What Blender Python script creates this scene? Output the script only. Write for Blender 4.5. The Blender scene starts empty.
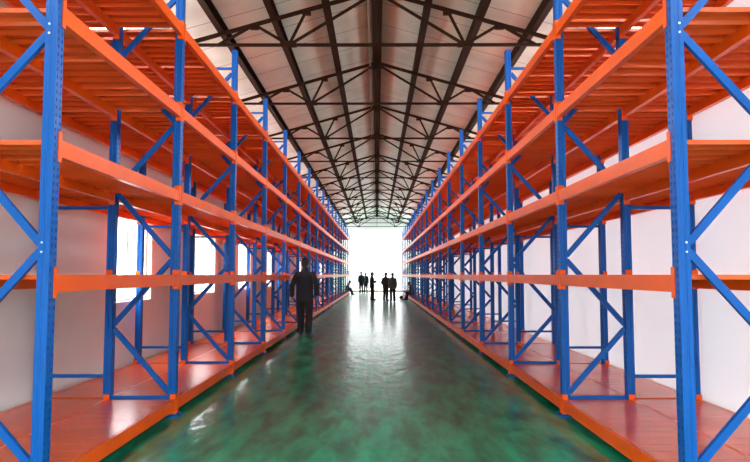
import bpy, bmesh, math, random
from mathutils import Vector, Matrix
random.seed(7)
scene = bpy.context.scene
COL = scene.collection
PI = math.pi

# ------------------------------------------------------------------ camera, light, exposure
H = 1.455
F_PX = 645.0
cam_d = bpy.data.cameras.new('camera')
cam_d.sensor_width = 36.0
cam_d.lens = F_PX / 750.0 * 36.0
cam_d.clip_start = 0.05
cam_d.clip_end = 400
cam = bpy.data.objects.new('camera', cam_d)
COL.objects.link(cam)
cam.location = (0, 0, H)
cam.rotation_euler = (PI / 2 + math.atan(43.7 / F_PX), 0, math.atan(2.0 / F_PX))
scene.camera = cam

SKY = 16.0
world = bpy.data.worlds.new('overcast_sky')
scene.world = world
world.use_nodes = True
wn = world.node_tree
bg = wn.nodes['Background']
bg.inputs[1].default_value = SKY
# overcast sky: three times as bright overhead as at the horizon
_tc = wn.nodes.new('ShaderNodeTexCoord')
_sp = wn.nodes.new('ShaderNodeSeparateXYZ')
_mr = wn.nodes.new('ShaderNodeMapRange')
_mr.inputs[1].default_value, _mr.inputs[2].default_value = 0.0, 1.0
_mr.inputs[3].default_value, _mr.inputs[4].default_value = 1 / 3, 1.0
_mm = wn.nodes.new('ShaderNodeMixRGB')
_mm.blend_type = 'MULTIPLY'
_mm.inputs[0].default_value = 1.0
_mm.inputs[1].default_value = (0.95, 0.98, 1.0, 1)
wn.links.new(_tc.outputs['Generated'], _sp.inputs[0])
wn.links.new(_sp.outputs['Z'], _mr.inputs[0])
wn.links.new(_mr.outputs[0], _mm.inputs[2])
wn.links.new(_mm.outputs[0], bg.inputs[0])

scene.view_settings.view_transform = 'Standard'
scene.view_settings.look = 'None'
scene.view_settings.exposure = 1.06
scene.view_settings.gamma = 1.0
scene.view_settings.use_curve_mapping = False

XL, XR = 2.12, 1.95            # rack front post lines
WL, WR = -(XL + 1.50), XR + 1.50
Y0, Y1 = -3.0, 55.0            # hall ends
SLOPE = 0.2857
Z_CHORD = 5.415                # truss bottom chord
Z_RIDGE = 6.41                 # truss apex
STRIP0, STRIP1 = 4.55, 5.30    # unseen open strip under the eaves, added to let in sky light


def portal(name, loc, rot, sx, sy):
    """Daylight portal: only guides the sky's light through a modelled opening."""
    l = bpy.data.lights.new(name, 'AREA')
    l.shape = 'RECTANGLE'
    l.size, l.size_y = sx, sy
    l.cycles.is_portal = True
    o = bpy.data.objects.new(name, l)
    COL.objects.link(o)
    o.location = loc
    o.rotation_euler = rot


ZM, ZS = (STRIP0 + STRIP1) / 2, STRIP1 - STRIP0
portal('daylight_portal', (WL - .05, (Y0 + Y1) / 2, ZM), (0, -PI / 2, 0), ZS, Y1 - Y0)
portal('daylight_portal', (WR + .05, (Y0 + Y1) / 2, ZM), (0, PI / 2, 0), ZS, Y1 - Y0)
portal('daylight_portal', (0, Y0 - .05, 1.7), (PI / 2, 0, 0), 4.4, 3.4)
portal('daylight_portal', (0, Y1 + .05, 2.7), (-PI / 2, 0, 0), 5.4, 5.4)

# ------------------------------------------------------------------ materials


def new_mat(name):
    m = bpy.data.materials.new(name)
    m.use_nodes = True
    nt = m.node_tree
    return m, nt, nt.nodes['Principled BSDF']


def paint(name, col, rough=.35, var=.10, scale=6.0, metal=0.0, bump=0.0, spec=.5, coat=0.0):
    m, nt, b = new_mat(name)
    n, l = nt.nodes, nt.links
    tc = n.new('ShaderNodeTexCoord')
    no = n.new('ShaderNodeTexNoise')
    no.inputs['Scale'].default_value = scale
    no.inputs['Detail'].default_value = 5
    l.new(tc.outputs['Object'], no.inputs['Vector'])
    r = n.new('ShaderNodeValToRGB')
    lo = [max(0, c * (1 - var)) for c in col]
    hi = [min(1, c * (1 + var)) for c in col]
    r.color_ramp.elements[0].position = .3
    r.color_ramp.elements[1].position = .7
    r.color_ramp.elements[0].color = (*lo, 1)
    r.color_ramp.elements[1].color = (*hi, 1)
    l.new(no.outputs['Fac'], r.inputs['Fac'])
    l.new(r.outputs['Color'], b.inputs['Base Color'])
    b.inputs['Roughness'].default_value = rough
    b.inputs['Metallic'].default_value = metal
    b.inputs['Specular IOR Level'].default_value = spec
    b.inputs['Coat Weight'].default_value = coat
    b.inputs['Coat Roughness'].default_value = .12
    if bump:
        bp = n.new('ShaderNodeBump')
        bp.inputs['Strength'].default_value = bump
        bp.inputs['Distance'].default_value = .01
        l.new(no.outputs['Fac'], bp.inputs['Height'])
        l.new(bp.outputs['Normal'], b.inputs['Normal'])
    return m


M = {}
M['orange'] = paint('orange_enamel', (.86, .098, .003), .32, .06, 3, spec=.22)
M['deck'] = paint('orange_deck_enamel', (.74, .10, .016), .24, .10, 2, spec=.35)
M['blue'] = paint('blue_enamel', (.003, .085, .36), .34, .08, 3, spec=.22)
M['zinc'] = paint('zinc_plated_steel', (.62, .63, .65), .35, .08, 20, metal=.8)
M['rust'] = paint('brown_red_oxide_steel', (.024, .0095, .004), .75, .25, 4, spec=.08)
M['wall'] = paint('white_plaster', (.84, .84, .83), .75, .03, 1.2, bump=.1)
M['concrete'] = paint('pale_concrete', (.24, .235, .225), .85, .08, .7)
M['sky_blocker'] = paint('grey_sky_blocker', (.20, .20, .20), .9, .08, .5)
M['white_frame'] = paint('white_window_frame', (.78, .78, .78), .4, .02, 5)
M['conduit'] = paint('grey_conduit', (.20, .15, .12), .5, .05, 5)
M['skin'] = paint('skin', (.50, .28, .19), .5, .08, 10)
M['hair'] = paint('black_hair', (.012, .010, .010), .45, .3, 40)
M['black_cloth'] = paint('black_cloth', (.014, .013, .016), .85, .3, 30, bump=.2)
M['navy_cloth'] = paint('navy_cloth', (.020, .020, .032), .8, .25, 25, bump=.2)
M['grey_cloth'] = paint('grey_cloth', (.085, .080, .068), .85, .2, 25, bump=.2)
M['maroon_cloth'] = paint('maroon_cloth', (.085, .015, .018), .8, .25, 25, bump=.2)
M['shoe'] = paint('black_leather', (.014, .013, .013), .4, .2, 20)
M['eye'] = paint('dark_eye', (.02, .015, .012), .2, .1, 20)
M['red_cloth'] = paint('dark_red_nylon', (.18, .02, .025), .6, .2, 15, bump=.2)

# right wall: white sheet, translucency added so daylight brightens it from behind
m, nt, b = new_mat('white_cladding_added_translucency')
n, l = nt.nodes, nt.links
b.inputs['Base Color'].default_value = (.82, .82, .84, 1)
b.inputs['Roughness'].default_value = .55
tl = n.new('ShaderNodeBsdfTranslucent')
tl.inputs['Color'].default_value = (.9, .9, .93, 1)
mx = n.new('ShaderNodeMixShader')
mx.inputs[0].default_value = .176
l.new(b.outputs[0], mx.inputs[1]); l.new(tl.outputs[0], mx.inputs[2])
l.new(mx.outputs[0], n['Material Output'].inputs['Surface'])
M['cladding'] = m

# thin window glass
m, nt, b = new_mat('window_glass')
n, l = nt.nodes, nt.links
tr = n.new('ShaderNodeBsdfTransparent')
gl = n.new('ShaderNodeBsdfGlossy')
gl.inputs['Roughness'].default_value = .03
mx = n.new('ShaderNodeMixShader')
mx.inputs[0].default_value = .07; l.new(tr.outputs[0], mx.inputs[1]); l.new(gl.outputs[0], mx.inputs[2])
l.new(mx.outputs[0], n['Material Output'].inputs['Surface'])
M['glass'] = m

# ceiling boards: pale fibre panels with thin seams and stains
m, nt, b = new_mat('roof_boards')
n, l = nt.nodes, nt.links
tc = n.new('ShaderNodeTexCoord')
sep = n.new('ShaderNodeSeparateXYZ'); l.new(tc.outputs['Object'], sep.inputs[0])
md = n.new('ShaderNodeMath'); md.operation = 'MODULO'; md.inputs[1].default_value = 1.05
ad = n.new('ShaderNodeMath'); ad.operation = 'ADD'; ad.inputs[1].default_value = 50
l.new(sep.outputs['Y'], ad.inputs[0]); l.new(ad.outputs[0], md.inputs[0])
lt = n.new('ShaderNodeMath'); lt.operation = 'LESS_THAN'; lt.inputs[1].default_value = .022
l.new(md.outputs[0], lt.inputs[0])
no = n.new('ShaderNodeTexNoise'); no.inputs['Scale'].default_value = 1.4; no.inputs['Detail'].default_value = 6
l.new(tc.outputs['Object'], no.inputs['Vector'])
rp = n.new('ShaderNodeValToRGB')
rp.color_ramp.elements[0].position = .3; rp.color_ramp.elements[1].position = .7
rp.color_ramp.elements[0].color = (.49, .545, .475, 1); rp.color_ramp.elements[1].color = (.66, .72, .64, 1)
l.new(no.outputs['Fac'], rp.inputs['Fac'])
mc = n.new('ShaderNodeMixRGB'); mc.inputs[2].default_value = (.14, .10, .08, 1)
l.new(lt.outputs[0], mc.inputs[0]); l.new(rp.outputs['Color'], mc.inputs[1])
l.new(mc.outputs[0], b.inputs['Base Color'])
b.inputs['Roughness'].default_value = .45
M['roof'] = m

# floor: polished green epoxy with trowel marks and scuffs
m, nt, b = new_mat('green_epoxy_floor')
n, l = nt.nodes, nt.links
tc = n.new('ShaderNodeTexCoord')
mp = n.new('ShaderNodeMapping'); mp.inputs['Scale'].default_value = (3.2, .8, 1)
l.new(tc.outputs['Object'], mp.inputs[0])
no = n.new('ShaderNodeTexNoise'); no.inputs['Scale'].default_value = 1.6; no.inputs['Detail'].default_value = 7
no.inputs['Roughness'].default_value = .6
no.inputs['Distortion'].default_value = .25
l.new(mp.outputs[0], no.inputs['Vector'])
rp = n.new('ShaderNodeValToRGB')
e = rp.color_ramp.elements
e[0].position = .36; e[0].color = (.003, .13, .066, 1)
e[1].position = .64; e[1].color = (.018, .44, .23, 1)
l.new(no.outputs['Fac'], rp.inputs['Fac'])
l.new(rp.outputs['Color'], b.inputs['Base Color'])
rr = n.new('ShaderNodeMapRange')
rr.inputs[1].default_value = .3; rr.inputs[2].default_value = .7
rr.inputs[3].default_value = .278; rr.inputs[4].default_value = .32
l.new(no.outputs['Fac'], rr.inputs[0]); l.new(rr.outputs[0], b.inputs['Roughness'])
n2 = n.new('ShaderNodeTexNoise'); n2.inputs['Scale'].default_value = 2.8; n2.inputs['Detail'].default_value = 2.5
mp2 = n.new('ShaderNodeMapping'); mp2.inputs['Scale'].default_value = (2.2, 1.0, 1)
l.new(tc.outputs['Object'], mp2.inputs[0]); l.new(mp2.outputs[0], n2.inputs['Vector'])
bp = n.new('ShaderNodeBump'); bp.inputs['Strength'].default_value = .5; bp.inputs['Distance'].default_value = .015
l.new(n2.outputs['Fac'], bp.inputs['Height']); l.new(bp.outputs['Normal'], b.inputs['Normal'])
b.inputs['IOR'].default_value = 1.24
b.inputs['Coat Weight'].default_value = .5
b.inputs['Coat Roughness'].default_value = .11
b.inputs['Coat IOR'].default_value = 1.45
l.new(bp.outputs['Normal'], b.inputs['Coat Normal'])
M['floor'] = m

# ------------------------------------------------------------------ helpers


def box(bm, x0, x1, y0, y1, z0, z1):
    v = [bm.verts.new(p) for p in ((x0, y0, z0), (x1, y0, z0), (x1, y1, z0), (x0, y1, z0),
                                   (x0, y0, z1), (x1, y0, z1), (x1, y1, z1), (x0, y1, z1))]
    for f in ((3, 2, 1, 0), (4, 5, 6, 7), (0, 1, 5, 4), (1, 2, 6, 5), (2, 3, 7, 6), (3, 0, 4, 7)):
        bm.faces.new([v[i] for i in f])


def prism(bm, prof, axis, a, b):
    """Extrude a closed 2D outline along an axis from a to b."""
    def P(u, w, t):
        return {'x': (t, u, w), 'y': (u, t, w), 'z': (u, w, t)}[axis]
    v0 = [bm.verts.new(P(u, w, a)) for u, w in prof]
    v1 = [bm.verts.new(P(u, w, b)) for u, w in prof]
    k = len(prof)
    for i in range(k):
        j = (i + 1) % k
        bm.faces.new((v0[i], v0[j], v1[j], v1[i]))
    bm.faces.new(v0[::-1]); bm.faces.new(v1)


def bar(bm, p, q, w, t, up=(0, 1, 0)):
    """Channel-like flat bar from p to q: width w across, thickness t along up."""
    p, q, up = Vector(p), Vector(q), Vector(up).normalized()
    d = (q - p).normalized()
    s = d.cross(up).normalized()
    u = s.cross(d).normalized()
    vs = []
    for c in (p, q):
        for a, b_ in ((-1, -1), (1, -1), (1, 1), (-1, 1)):
            vs.append(bm.verts.new(c + s * (a * w / 2) + u * (b_ * t / 2)))
    for f in ((3, 2, 1, 0), (4, 5, 6, 7), (0, 1, 5, 4), (1, 2, 6, 5), (2, 3, 7, 6), (3, 0, 4, 7)):
        bm.faces.new([vs[i] for i in f])


def cyl(bm, p, q, r, n_=12):
    p, q = Vector(p), Vector(q)
    d = q - p
    mat = Matrix.Translation((p + q) / 2) @ d.to_track_quat('Z', 'Y').to_matrix().to_4x4()
    bmesh.ops.create_cone(bm, cap_ends=True, segments=n_, radius1=r, radius2=r, depth=d.length, matrix=mat)


def mesh_of(name, bm, mat):
    bmesh.ops.recalc_face_normals(bm, faces=bm.faces)
    me = bpy.data.meshes.new(name)
    bm.to_mesh(me); bm.free()
    for mm in (mat if isinstance(mat, (list, tuple)) else [mat]):
        me.materials.append(mm)
    return me


def link(name, me, parent=None, loc=(0, 0, 0)):
    o = bpy.data.objects.new(name, me)
    COL.objects.link(o)
    o.location = loc
    if parent:
        o.parent = parent
    return o


def obj(name, bm, mat, parent=None, loc=(0, 0, 0)):
    return link(name, mesh_of(name, bm, mat), parent, loc)


def struct(name, bm, mat, parent=None):
    o = obj(name, bm, mat, parent)
    if not parent:
        o['kind'] = 'structure'
    return o


def tag(o, label, cat, group=None):
    o['label'] = label
    o['category'] = cat
    if group:
        o['group'] = group
    return o


def empty(name, loc, rz=0):
    o = bpy.data.objects.new(name, None)
    COL.objects.link(o)
    o.location = loc
    o.rotation_euler = (0, 0, rz)
    o.empty_display_size = .1
    return o


def copy_tree(o, parent=None, keep=None):
    c = o.copy()
    COL.objects.link(c)
    if parent:
        c.parent = parent
    for ch in list(o.children):
        if keep is None or keep(ch):
            copy_tree(ch, c, keep)
    return c


ORD = ['first', 'second', 'third', 'fourth', 'fifth', 'sixth', 'seventh', 'eighth', 'ninth', 'tenth', 'eleventh',
       'twelfth', 'thirteenth', 'fourteenth', 'fifteenth', 'sixteenth', 'seventeenth']

# ------------------------------------------------------------------ the hall
bm = bmesh.new(); box(bm, WL - .2, WR + .2, Y0, Y1, -.2, 0)
struct('floor', bm, M['floor'])
bm = bmesh.new(); box(bm, -60, 60, -40, 130, -.5, -.201)
struct('ground', bm, M['concrete'])

WIN = [9.55, 13.6, 17.65, 21.7, 25.75, 29.8, 33.85, 37.9, 41.95, 46.0]   # left wall windows
WZ0, WZ1, WW = 1.07, 2.32, .80


def holed_wall(name, plane, holes, a0, a1, z0, z1, t0, t1, mat='wall'):
    """Wall in the plane 'x' (runs along y) or 'y' (runs along x), thickness t0..t1."""
    ac = sorted({a0, a1, *[h[0] for h in holes], *[h[1] for h in holes]})
    zc = sorted({z0, z1, *[h[2] for h in holes], *[h[3] for h in holes]})
    bm = bmesh.new()
    for i in range(len(ac) - 1):
        for j in range(len(zc) - 1):
            am, zm = (ac[i] + ac[i + 1]) / 2, (zc[j] + zc[j + 1]) / 2
            if any(h[0] < am < h[1] and h[2] < zm < h[3] for h in holes):
                continue
            if plane == 'x':
                box(bm, t0, t1, ac[i], ac[i + 1], zc[j], zc[j + 1])
            else:
                box(bm, ac[i], ac[i + 1], t0, t1, zc[j], zc[j + 1])
    bmesh.ops.remove_doubles(bm, verts=bm.verts, dist=1e-5)
    # drop the internal faces shared by two cells
    seen = {}
    for f in bm.faces:
        seen.setdefault(tuple(sorted(v.index for v in f.verts)) if False else frozenset(f.verts), []).append(f)
    dead = [f for fs in seen.values() if len(fs) > 1 for f in fs]
    if dead:
        bmesh.ops.delete(bm, geom=dead, context='FACES_ONLY')
    return struct(name, bm, M[mat])


TRUSS_Y = [10.9 + 3.83 * j for j in range(12)]
PIERS = [10.9 + 3.83 * j for j in range(-3, 12)]
strip = []
edges = [Y0 + .3] + PIERS + [Y1 - .3]
for i in range(len(edges) - 1):
    a = edges[i] + (.12 if i else 0); b_ = edges[i + 1] - (.12 if i < len(edges) - 2 else 0)
    if b_ - a > .2:
        strip.append((a, b_, STRIP0, STRIP1))
holed_wall('wall_left', 'x', [(y - WW, y + WW, WZ0, WZ1) for y in WIN] + strip, Y0, Y1, 0, 5.62, WL - .2, WL)
holed_wall('wall_right', 'x', strip, Y0, Y1, 0, 5.66, WR, WR + .03, 'cladding')
holed_wall('wall_far', 'y', [(-2.6, 2.6, 0, 4.42), (-2.6, 2.6, 4.55, 5.33)], WL, WR, 0, 5.66, Y1, Y1 + .2)
holed_wall('wall_near', 'y', [(-2.2, 2.2, 0, 3.4)], WL, WR, 0, 5.66, Y0 - .2, Y0)  # doorway behind the camera is unseen, added to let in sky light
for nm, ya, yb in (('trim_1', Y1, Y1 + .2), ('trim_2', Y0 - .2, Y0)):      # gables above the end walls
    bm = bmesh.new()
    prism(bm, [(WL, 5.661), (WR, 5.661), (WR, 5.67), (0, 6.62), (WL, 5.67)], 'y', ya, yb)
    struct(nm, bm, M['wall'])
bm = bmesh.new(); box(bm, -30, 30, 78, 84, -.2, 14)  # invented wall beyond the far doorway, added to dim the bright opening
struct('wall_sky_blocker', bm, M['sky_blocker'])

bm = bmesh.new()
ZC = Z_RIDGE + .24
prism(bm, [(0, ZC), (WR + .5, ZC - SLOPE * (WR + .5)), (WR + .5, ZC + .08 - SLOPE * (WR + .5)), (0, ZC + .08),
           (WL - .5, ZC + .08 + SLOPE * (WL - .5)), (WL - .5, ZC + SLOPE * (WL - .5))], 'y', Y0 - .4, Y1 + .5)
struct('ceiling', bm, M['roof'])


def window(name, yc, hw, z0, z1):
    bm = bmesh.new()
    xa, xb = WL - .13, WL - .08
    f = .05
    g = .002
    box(bm, xa, xb, yc - hw + g, yc - hw + f, z0 + g, z1 - g); box(bm, xa, xb, yc + hw - f, yc + hw - g, z0 + g, z1 - g)
    box(bm, xa, xb, yc - hw + f, yc + hw - f, z0 + g, z0 + f); box(bm, xa, xb, yc - hw + f, yc + hw - f, z1 - f, z1 - g)
    box(bm, xa, xb, yc - .03, yc + .03, z0 + f, z1 - f)
    o = struct(name, bm, M['white_frame'])
    bm = bmesh.new()
    box(bm, xa + .02, xa + .026, yc - hw + f, yc + hw - f, z0 + f, z1 - f)
    obj('glass', bm, M['glass'], o)
    portal('daylight_portal', (WL - .22, yc, (z0 + z1) / 2), (0, -PI / 2, 0), z1 - z0, 2 * hw)


for i, y in enumerate(WIN):
    window('window_%d' % (i + 1), y, WW, WZ0, WZ1)

# transom light over the far doorway
bm = bmesh.new()
for x in (-2.598, -1.3, 0, 1.3, 2.548):
    box(bm, x, x + .05, Y1 + .05, Y1 + .1, 4.552, 5.328)
box(bm, -2.598, 2.598, Y1 + .05, Y1 + .1, 4.552, 4.60); box(bm, -2.598, 2.598, Y1 + .05, Y1 + .1, 5.28, 5.328)
w = struct('window_%d' % (len(WIN) + 1), bm, M['white_frame'])
bm = bmesh.new(); box(bm, -2.55, 2.55, Y1 + .07, Y1 + .076, 4.60, 5.28)
obj('glass', bm, M['glass'], w)
bm = bmesh.new(); box(bm, -9, 9, 62.0, 62.15, -.2, -.02)
struct('trim_3', bm, M['rust'])

# ------------------------------------------------------------------ roof steel


def zchord(x):
    return Z_RIDGE - SLOPE * abs(x)


def make_truss():
    r = empty('roof_truss', (0, 0, 0))
    t = .055
    bm = bmesh.new()
    box(bm, WL + .005, WR - .005, -.03, .03, Z_CHORD - .022, Z_CHORD + .022)
    obj('bottom_chord', bm, M['rust'], r)
    for s, w_ in ((-1, -WL), (1, WR)):
        bm = bmesh.new()
        xe = w_ - .01
        bar(bm, (s * .0, 0, zchord(0) - .03), (s * xe, 0, zchord(xe) - .03), .062, .05)
        obj('top_chord', bm, M['rust'], r)
        nx = 1.52
        for (xa, za), (xb, zb) in (((nx, Z_CHORD), (.10, zchord(.10) - .09)),
                                   ((nx, Z_CHORD), (1.22, zchord(1.22) - .03)),
                                   ((nx, Z_CHORD), (2.12, zchord(2.12) - .03)),
                                   ((2.75, Z_CHORD), (2.12, zchord(2.12) - .03))):
            bm = bmesh.new()
            bar(bm, (s * xa, 0, za), (s * xb, 0, zb), .045, .04)
            obj('brace', bm, M['rust'], r)
        for gx, gz, gw, gh in ((nx, Z_CHORD + .015, .26, .10), (1.22, zchord(1.22) - .075, .15, .08),
                               (2.12, zchord(2.12) - .075, .15, .08)):
            bm = bmesh.new()
            x0 = s * gx
            prism(bm, [(x0 - gw / 2, gz - gh / 2), (x0 + gw / 2, gz - gh / 2), (x0 + gw / 2, gz + gh * .2),
                       (x0 + gw * .25, gz + gh / 2), (x0 - gw * .25, gz + gh / 2), (x0 - gw / 2, gz + gh * .2)],
                  'y', -.034, .034)
            obj('gusset', bm, M['rust'], r)
    bm = bmesh.new()
    box(bm, -.10, .10, -.036, .036, Z_RIDGE - .20, Z_RIDGE - .015)
    obj('ridge_plate', bm, M['rust'], r)
    bm = bmesh.new()
    cyl(bm, (0, 0, Z_CHORD), (0, 0, Z_RIDGE - .2), .012, 8)
    obj('hanger_rod', bm, M['rust'], r)
    return r


truss = make_truss()
for i, y in enumerate(TRUSS_Y):
    o = truss if i == 0 else copy_tree(truss)
    o.location = (0, y, 0)
    tag(o, 'brown steel roof truss spanning the hall, %s' % (
        'nearest to the camera' if i == 0 else 'farthest, just before the bright doorway' if i == len(TRUSS_Y) - 1
        else ORD[i] + ' from the camera'), 'truss', 'roof trusses along the hall')

bm = bmesh.new()
zb = Z_RIDGE + .002
box(bm, -.10, .10, Y0 + .01, Y1 - .01, zb, zb + .012)
box(bm, -.055, .055, Y0 + .01, Y1 - .01, zb + .012, zb + .17)
box(bm, -.10, .10, Y0 + .01, Y1 - .01, zb + .17, zb + .182)
tag(obj('ridge_beam', bm, M['rust']), 'wide dark brown beam running along the very ridge of the roof', 'beam')
for s, sn in ((-1, 'left'), (1, 'right')):
    for k, xx in enumerate((.905, 1.81, 2.71)):
        bm = bmesh.new()
        z0 = zchord(xx) + .018
        a = s * xx
        prism(bm, [(a - .055, z0), (a + .055, z0), (a + .055, z0 + .012), (a - .043, z0 + .012), (a - .043, z0 + .175),
                   (a + .055, z0 + .175), (a + .055, z0 + .187), (a - .055, z0 + .187)], 'y', Y0 + .01, Y1 - .01)
        tag(obj('purlin', bm, M['rust']),
            'long brown roof purlin on the %s slope, %s' % (sn, ['closest to the ridge', 'midway down the slope',
                                                               'lowest, just above the rack'][k]), 'purlin', 'roof purlins')
r = empty('conduit', (-.16, 0, Z_RIDGE - .10))
bm = bmesh.new()
cyl(bm, (0, Y0 + .05, 0), (0, Y1 - .1, 0), .016, 10)
obj('pipe', bm, M['conduit'], r)
for y in TRUSS_Y:
    bm = bmesh.new(); box(bm, -.025, .025, y + .06, y + .10, -.03, .05)
    obj('clip', bm, M['rust'], r)
tag(r, 'thin grey conduit pipe running along the roof ridge', 'pipe')

# ------------------------------------------------------------------ pallet racks
BAY = 2.645
D0 = 4.14
NF = 18
D2, D3 = .67, 1.34
POST_H = 4.79
LEVELS = [.176, 1.455, 2.34, 3.235, 4.12]
PW, PD = .09, .075            # post width (along the aisle) and depth (across the rack)


def post_mesh():
    """Slotted upright: hollow C section, two columns of slots in the aisle face, round holes in the flanks."""
    bm = bmesh.new()
    z0, z1 = .012, POST_H
    pitch = .05
    nrow = int((z1 - z0) / pitch)
    zs = []
    z = z0
    for i in range(nrow):
        zs += [z, z + .018, z + .042]
        z += pitch
    zs += [z, z1]
    hx, hy = PD / 2, PW / 2
    # section path (x,y): lip, flank, front face, flank, lip; hole strips flagged
    path = [(hx, -hy + .018), (hx, -hy), (.014, -hy), (.010, -hy + .005), (-.008, -hy + .005), (-.012, -hy), (-hx, -hy),
            (-hx, -hy + .014), (-hx, -hy + .028),
            (-hx, hy - .028), (-hx, hy - .014), (-hx, hy), (-.012, hy), (-.008, hy - .005), (.010, hy - .005), (.014, hy),
            (hx, hy), (hx, hy - .018)]
    holes = {7, 9}
    grid = [[bm.verts.new((x, y, zz)) for x, y in path] for zz in zs]
    for i in range(len(zs) - 1):
        for j in range(len(path) - 1):
            if j in holes and i % 3 == 1 and i < nrow * 3:
                continue
            bm.faces.new((grid[i][j], grid[i][j + 1], grid[i + 1][j + 1], grid[i + 1][j]))
    bmesh.ops.recalc_face_normals(bm, faces=bm.faces)
    me = bpy.data.meshes.new('post')
    bm.to_mesh(me); bm.free()
    o = bpy.data.objects.new('post_source', me)
    COL.objects.link(o)
    md = o.modifiers.new('sheet', 'SOLIDIFY')
    md.thickness = .003; md.offset = 0
    dg = bpy.context.evaluated_depsgraph_get()
    out = bpy.data.meshes.new_from_object(o.evaluated_get(dg))
    bpy.data.objects.remove(o)
    out.name = 'post'
    out.materials.clear(); out.materials.append(M['blue'])
    return out


POST = post_mesh()
bm = bmesh.new()
box(bm, -.075, .075, -.08, .08, 0, .011)
for dx, dy in ((-.058, .062), (-.058, -.062)):
    cyl(bm, (dx, dy, .011), (dx, dy, .03), .010, 8)
PLATE = mesh_of('base_plate', bm, M['blue'])


def make_frame():
    r = empty('upright_frame', (0, 0, 0))
    for x in (0, D2, D3):
        p = link('post', POST, r, (x, 0, 0))
        link('base_plate', PLATE, p)
    xa, xb = PD / 2 + .004, D2 - PD / 2 - .004
    fz, rz = [.215, 1.63, 3.055, 4.47], [.915, 2.34, 3.765]
    seq = []
    for i in range(3):
        seq += [((xa, fz[i] + .025), (xb, rz[i] - .025)), ((xb, rz[i] + .025), (xa, fz[i + 1] - .025))]
    for (x0, z0), (x1, z1) in seq:
        bm = bmesh.new()
        bar(bm, (x0, 0, z0), (x1, 0, z1), .05, .034)
        obj('brace', bm, M['blue'], r)
    for z in (.19, 4.52):
        bm = bmesh.new()
        bar(bm, (xa, 0, z), (xb, 0, z), .034, .034)
        obj('brace', bm, M['blue'], r)
    for z in (.405, 2.16, 3.92):
        bm = bmesh.new()
        bar(bm, (D2 + PD / 2 + .004, 0, z), (D3 - PD / 2 - .004, 0, z), .034, .034)
        obj('spacer_bar', bm, M['blue'], r)
    return r


frame = make_frame()
bm = bmesh.new(); cyl(bm, (0, -.003, 0), (0, .003, 0), .007, 10)
BOLT = mesh_of('bolt', bm, M['zinc'])

# beams
LB = BAY - PW - .010


def beam_mesh(kind):
    bm = bmesh.new()
    h = .112
    if kind == 'side':      # outer face at x=-.042, ledge inside
        prof = [(-.042, -h), (.008, -h), (.008, -.034), (-.017, -.034), (-.017, 0), (-.042, 0)]
    else:
        prof = [(-.026, -h), (.026, -h), (.026, -.034), (.0125, -.034), (.0125, 0), (-.0125, 0), (-.0125, -.034),
                (-.026, -.034)]
    prism(bm, prof, 'y', -LB / 2 + .004, LB / 2 - .004)
    return mesh_of('beam', bm, M['orange'])


BEAM_S, BEAM_M = beam_mesh('side'), beam_mesh('mid')


def connector_mesh(front):
    bm = bmesh.new()
    if front:       # L plate: on the post's flank and wrapping its aisle face
        box(bm, -.047, .012, 0, .0045, -.150, .050)
        box(bm, -.047, -.0415, .0045, .0045 + .040, -.150, .050)
    else:
        box(bm, -.032, .032, 0, .0045, -.150, .050)
    return mesh_of('connector', bm, M['orange'])


CON_F, CON_M = connector_mesh(True), connector_mesh(False)


def deck_mesh(kind, seed):
    rnd = random.Random(seed)
    bm = bmesh.new()
    t = .003
    nb = 13
    y = -LB / 2 + .006
    span = LB - .012
    gaps = [(.004 if kind == 'solid' else (.07 if rnd.random() < .35 else .026)) for _ in range(nb - 1)]
    wdt = (span - sum(gaps)) / nb
    for i in range(nb):
        a, b_ = y, y + wdt
        for x0, x1 in ((-.014, D2 - .0145), (D2 + .0145, D3 + .014)):
            prism(bm, [(a, -.031), (a + t, -.031), (a + t, -t), (b_ - t, -t), (b_ - t, -.031), (b_, -.031), (b_, 0), (a, 0)],
                  'x', x0, x1)
        y = b_ + (gaps[i] if i < nb - 1 else 0)
    return mesh_of('deck', bm, M['deck'])


DECK_SOLID = deck_mesh('solid', 1)
DECKS = [deck_mesh('slat', s) for s in (2, 3, 5)]


def make_shelf(lv, deck):
    r = empty('rack_shelf', (0, 0, 0))
    for x, me, con, flip in ((0, BEAM_S, CON_F, 0), (D2, BEAM_M, CON_M, 0), (D3, BEAM_S, CON_F, PI)):
        b_ = link('beam', me, r, (x, 0, 0))
        b_.rotation_euler = (0, 0, flip)
        for s in (-1, 1):
            c = link('connector', con, b_, (0, s * (LB / 2 - .004), 0))
            if s < 0:
                c.scale = (1, -1, 1)
    link('deck', deck, r)
    return r


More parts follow.
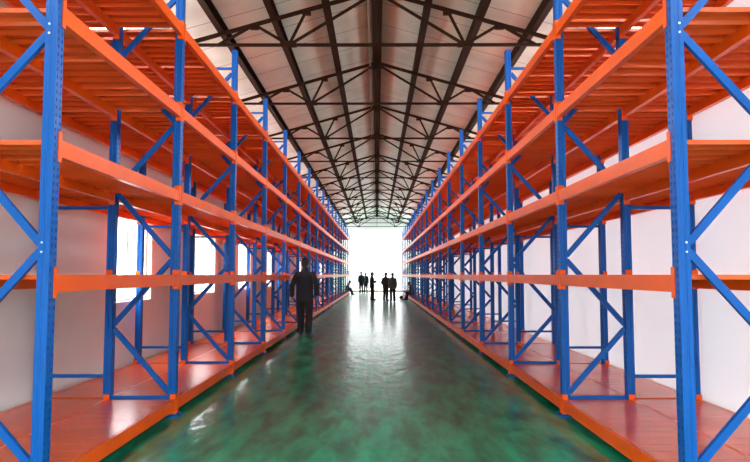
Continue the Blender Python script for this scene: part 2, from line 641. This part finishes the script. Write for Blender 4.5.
LV_NAME = ['floor level', 'second level up', 'third level up', 'fourth level up', 'topmost level']
protos = {}
for sn, xs, s in (('left', XL, -1), ('right', XR, 1)):
    for i in range(NF):
        first = sn == 'left' and i == 0
        f = frame if first else copy_tree(frame)
        f.location = (s * xs, D0 + BAY * i, 0)
        f.rotation_euler = (0, 0, PI if s < 0 else 0)
        pos = 'nearest to the camera' if i == 0 else ('last, at the far end' if i == NF - 1 else ORD[i] + ' from the camera')
        tag(f, 'blue slotted steel upright frame of the %s rack, %s' % (sn, pos), 'rack frame', '%s rack upright frames' % sn)
    for i in range(NF - 1):
        for lv, z in enumerate(LEVELS):
            near = 'full' if i < 7 else ('front' if i < 12 else 'none')
            v = 's' if lv == 0 else (i * 3 + lv * 2 + (s > 0)) % 3
            key = v
            if key not in protos:
                protos[key] = make_shelf(lv, DECK_SOLID if v == 's' else DECKS[v])
                sh = protos[key]
            else:
                sh = copy_tree(protos[key])
            sh.location = (s * xs, D0 + BAY * (i + .5), z)
            sh.rotation_euler = (0, 0, PI if s < 0 else 0)
            pos = 'nearest bay' if i == 0 else ('farthest bay' if i == NF - 2 else ORD[i] + ' bay from the camera')
            tag(sh, 'orange %s shelf, %s of the %s rack, %s' % ('solid steel' if lv == 0 else 'slatted steel', LV_NAME[lv], sn, pos),
                'shelf', '%s rack shelves' % sn)
# zinc bolts where the braces meet the two nearest end frames
for o in list(COL.objects):
    if o.name.startswith('upright_frame') and abs(o.location.y - D0) < .01:
        sg = 1 if abs(o.rotation_euler.z) < .1 else -1
        for z in (1.60, 1.66, 3.025, 3.085):
            link('bolt', BOLT, o, (.012, -sg * (PW / 2 + .005), z))

# ------------------------------------------------------------------ people


def ball(bm, c, r, sc=(1, 1, 1), rot=None):
    mat = Matrix.Translation(c) @ (rot.to_4x4() if rot else Matrix()) @ Matrix.Diagonal((r * sc[0], r * sc[1], r * sc[2], 1))
    bmesh.ops.create_uvsphere(bm, u_segments=14, v_segments=10, radius=1, matrix=mat)


def limb(bm, pts, radii):
    for p, r in zip(pts, radii):
        ball(bm, p, r)
    for i in range(len(pts) - 1):
        p, q = Vector(pts[i]), Vector(pts[i + 1])
        d = q - p
        mat = Matrix.Translation((p + q) / 2) @ d.to_track_quat('Z', 'Y').to_matrix().to_4x4()
        bmesh.ops.create_cone(bm, cap_ends=True, segments=14, radius1=radii[i], radius2=radii[i + 1], depth=d.length, matrix=mat)


def loft(bm, rings):
    n_ = 20
    vs = []
    for c, ax, ay, rx, ry in rings:
        vs.append([bm.verts.new(c + ax * (rx * math.cos(2 * PI * k / n_)) + ay * (ry * math.sin(2 * PI * k / n_))) for k in range(n_)])
    for a, b_ in zip(vs, vs[1:]):
        for k in range(n_):
            bm.faces.new((a[k], a[(k + 1) % n_], b_[(k + 1) % n_], b_[k]))
    bm.faces.new(vs[0][::-1]); bm.faces.new(vs[-1])


def fused(name, bm, mat, parent, voxel, smooth=3):
    bmesh.ops.recalc_face_normals(bm, faces=bm.faces)
    me = bpy.data.meshes.new(name)
    bm.to_mesh(me); bm.free()
    o = bpy.data.objects.new('source', me)
    COL.objects.link(o)
    md = o.modifiers.new('r', 'REMESH'); md.mode = 'VOXEL'; md.voxel_size = voxel; md.use_smooth_shade = True
    ms = o.modifiers.new('s', 'SMOOTH'); ms.iterations = smooth; ms.factor = .5
    dg = bpy.context.evaluated_depsgraph_get()
    out = bpy.data.meshes.new_from_object(o.evaluated_get(dg))
    bpy.data.objects.remove(o)
    out.name = name
    out.materials.clear(); out.materials.append(mat)
    for p in out.polygons:
        p.use_smooth = True
    return link(name, out, parent)


def person(label, loc, face, height, pose, jacket, trousers, voxel=.010, group=None):
    """face: heading in degrees, 0 looks along +y (away from the camera), 90 looks to -x."""
    r = empty('person', loc, math.radians(face))
    k = height / 1.75
    r.scale = (k, k, k)
    hip = Vector(pose.get('hip', (0, 0, .92)))
    R = Matrix.Rotation(-math.radians(pose.get('lean', 2)), 3, 'X')       # lean forward (+y)

    def T(p):
        return hip + R @ Vector(p)
    ax, ay = R @ Vector((1, 0, 0)), R @ Vector((0, 1, 0))
    arms = []
    for s, key in ((-1, 'left_arm'), (1, 'right_arm')):
        e_, w_ = pose[key]
        arms.append((s, T((s * .185, 0, .46)), T(e_), T(w_)))
    legs = []
    for s, key in ((-1, 'left_leg'), (1, 'right_leg')):
        kn, an, toe = pose[key]
        legs.append((s, hip + Vector((s * .09, 0, -.02)), Vector(kn), Vector(an), Vector(toe)))
    HR = R @ Matrix.Rotation(math.radians(pose.get('nod', 0)), 3, 'X') @ Matrix.Rotation(math.radians(pose.get('turn', 0)), 3, 'Z')
    hc = T((0, .02, .705))

    def HD(p):
        return hc + HR @ Vector(p)
    # --- the body, one surface
    bm = bmesh.new()
    TR = [(-.08, .150, .105), (0, .158, .11), (.12, .138, .095), (.28, .152, .105), (.42, .168, .105), (.49, .13, .075), (.54, .06, .06)]
    loft(bm, [(T((0, 0, z)), ax, ay, a, b_) for z, a, b_ in TR])
    limb(bm, [T((0, -.005, .50)), T((0, .012, .63))], [.064, .060])
    ball(bm, hc, 1, (.086, .106, .124), HR)
    ball(bm, HD((0, .045, -.065)), 1, (.052, .048, .05), HR)          # jaw
    limb(bm, [HD((0, .098, .018)), HD((0, .118, -.018))], [.010, .015])  # nose
    ball(bm, HD((0, .090, -.052)), 1, (.024, .012, .009), HR)         # mouth
    for s in (-1, 1):
        ball(bm, HD((s * .085, -.005, -.005)), 1, (.010, .020, .032), HR)
    for s, sh, el, wr in arms:
        limb(bm, [sh, el, wr], [.052, .041, .029])
        d = (wr - el).normalized()
        side = ax * s
        nrm = d.cross(side)
        if nrm.length < .2:
            nrm = ay.copy(); side = nrm.cross(d)
        nrm.normalize()
        thick = side - d * side.dot(d)         # palms face the thighs: thin across the side axis
        thick.normalize()
        wide = d.cross(thick).normalized()
        if wide.dot(ay) < 0:
            wide = -wide
        pc = wr + d * .048
        q = Matrix((wide, thick, d)).transposed()
        ball(bm, pc, 1, (.042, .017, .054), q)
        inward = -thick
        for f_i, (off, ln) in enumerate(((.030, .070), (.011, .080), (-.009, .074), (-.027, .058))):
            a0 = wr + d * .088 + wide * off
            a1 = a0 + d * (ln * .5) + inward * .008
            a2 = a1 + d * (ln * .38) + inward * (ln * .32)
            limb(bm, [a0 - d * .02, a0, a1, a2], [.009, .009, .0082, .007])
        t0 = wr + d * .03 + wide * .030
        t1 = t0 + wide * .028 + d * .028
        t2 = t1 + d * .030 + inward * .010
        limb(bm, [t0, t1, t2], [.012, .0105, .009])
    for s, hp, kn, an, toe in legs:
        limb(bm, [hp, kn, an], [.080, .050, .036])
        limb(bm, [an, toe], [.034, .026])
    fused('body', bm, M['skin'], r, max(voxel * .8, .007))
    # --- clothes
    bm = bmesh.new()
    hem = pose.get('hem', -.16)
    JR = [(hem, .196, .142), (0, .194, .142), (.12, .186, .134), (.28, .196, .140), (.40, .206, .136), (.47, .185, .112), (.52, .125, .092), (.55, .08, .08)]
    loft(bm, [(T((0, 0, z)), ax, ay, a, b_) for z, a, b_ in JR])
    for s, sh, el, wr in arms:
        limb(bm, [sh, el, el + (wr - el) * .93], [.066, .062, .052])
    limb(bm, [T((0, -.02, .52)), T((0, -.012, .575))], [.076, .070])      # collar
    fused('jacket', bm, jacket, r, voxel)
    bm = bmesh.new()
    loft(bm, [(T((0, 0, z)), ax, ay, a, b_) for z, a, b_ in ((max(-.13, hem - .03), .15, .11), (-.03, .168, .122), (.10, .150, .11))])
    for s, hp, kn, an, toe in legs:
        limb(bm, [hp, kn, kn + (an - kn) * .97], [.108, .084, .074])
    fused('trousers', bm, trousers, r, voxel)
    for s, hp, kn, an, toe in legs:
        bm = bmesh.new()
        d = toe - an; d.z = 0; d.normalize()
        base = Vector((an.x, an.y, min(an.z, toe.z)))
        z = toe.z
        limb(bm, [Vector((an.x, an.y, z + .005)) - d * .035, Vector((an.x, an.y, z + .002)) + d * .10, toe + d * .01], [.044, .046, .038])
        limb(bm, [Vector((an.x, an.y, z)) - d * .02, an], [.045, .044])
        # flat sole
        lo = z - .042
        bmesh.ops.bisect_plane(bm, geom=bm.verts[:] + bm.edges[:] + bm.faces[:], plane_co=(0, 0, lo), plane_no=(0, 0, -1), clear_outer=False)
        for v in bm.verts:
            v.co.z = max(v.co.z, lo)
        fused('shoe', bm, M['shoe'], r, .009, 1)
    bm = bmesh.new()
    ball(bm, HD((0, -.016, .024)), 1, (.097, .108, .116), HR)
    ball(bm, HD((0, -.045, -.03)), 1, (.074, .060, .075), HR)
    ball(bm, HD((0, .045, .085)), 1, (.066, .050, .035), HR)
    fused('hair', bm, M['hair'], r, .010, 2)
    for s in (-1, 1):
        bm = bmesh.new()
        ball(bm, HD((s * .032, .090, .012)), .012)
        obj('eye', bm, M['eye'], r)
    tag(r, label, 'person', group)
    return r


ARM_HANG_L = ((-.225, -.02, .185), (-.225, .06, -.06))
ARM_HANG_R = ((.225, -.02, .185), (.225, .06, -.06))
LEG_L = ((-.10, .03, .49), (-.105, -.02, .085), (-.125, .13, .042))
LEG_R = ((.10, .03, .49), (.105, -.02, .085), (.125, .13, .042))
STAND = dict(left_arm=ARM_HANG_L, right_arm=ARM_HANG_R, left_leg=LEG_L, right_leg=LEG_R, lean=1)
WALK = dict(hip=(0, 0, .92), lean=2, turn=-12, nod=-4,
            left_arm=((-.285, -.05, .20), (-.305, .02, -.04)), right_arm=((.285, -.06, .20), (.27, .10, .00)),
            left_leg=((-.10, .07, .49), (-.10, .06, .085), (-.11, .21, .042)),
            right_leg=((.10, .02, .49), (.11, -.10, .085), (.12, .05, .042)))
CROSS = dict(lean=0, nod=-6, left_arm=((-.23, .06, .20), (.02, .21, .26)), right_arm=((.23, .06, .20), (-.03, .24, .22)),
             left_leg=LEG_L, right_leg=((.09, .05, .49), (.085, .04, .085), (.10, .19, .042)))
POCKET = dict(lean=2, nod=-10, left_arm=((-.25, -.07, .20), (-.20, .10, .02)), right_arm=((.23, -.03, .20), (.235, .07, -.04)),
              left_leg=LEG_L, right_leg=LEG_R)
SIT = dict(hip=(0, 0, .345), hem=-.04, lean=22, nod=-10,
           left_arm=((-.24, .16, .22), (-.13, .37, .12)), right_arm=((.24, .16, .22), (.13, .37, .12)),
           left_leg=((-.13, .37, .50), (-.13, .42, .085), (-.15, .57, .042)),
           right_leg=((.13, .36, .50), (.13, .50, .085), (.15, .65, .042)))

person('person in dark jacket and black trousers walking away beside the left rack', (-1.755, 15.75, 0), -4, 1.86, WALK,
       M['navy_cloth'], M['black_cloth'], .009)
person('person in dark clothes at the doorway, left one of the far pair', (-1.24, 51.0, 0), 20, 1.70, POCKET,
       M['black_cloth'], M['black_cloth'])
person('person in dark clothes at the doorway, right one of the far pair', (-.90, 51.6, 0), -15, 1.62, STAND,
       M['navy_cloth'], M['black_cloth'])
person('slim person standing alone mid-aisle with folded arms, turned sideways', (-.285, 36.8, 0), -75, 1.60, CROSS,
       M['black_cloth'], M['black_cloth'])
person('person in black standing close beside the one in a grey jacket', (.48, 36.4, 0), -35, 1.58, POCKET,
       M['black_cloth'], M['black_cloth'])
person('person in grey jacket and dark trousers standing with their back turned', (.845, 35.0, 0), 12, 1.56, STAND,
       M['grey_cloth'], M['black_cloth'])
person('person in dark clothes sitting low on the far end of the left rack', (-XL - .14, 47.75, 0), -90, 1.60, SIT,
       M['black_cloth'], M['black_cloth'])
person('person in dark maroon jacket sitting low on the edge of the right rack', (XR + .14, 37.1, 0), 90, 1.60, SIT,
       M['maroon_cloth'], M['black_cloth'])

# small red bag on the floor near the right rack
r = empty('bag', (1.45, 38.6, 0))
bm = bmesh.new()
ball(bm, (0, 0, .105), 1, (.13, .085, .105))
fused('pouch', bm, M['red_cloth'], r, .012, 2)
bm = bmesh.new()
pts = [(-.05, 0, .19), (-.04, 0, .25), (0, 0, .27), (.04, 0, .25), (.05, 0, .19)]
limb(bm, pts, [.010] * 5)
fused('handle', bm, M['black_cloth'], r, .006, 1)
tag(r, 'small dark red bag on the floor beside the right rack', 'bag')
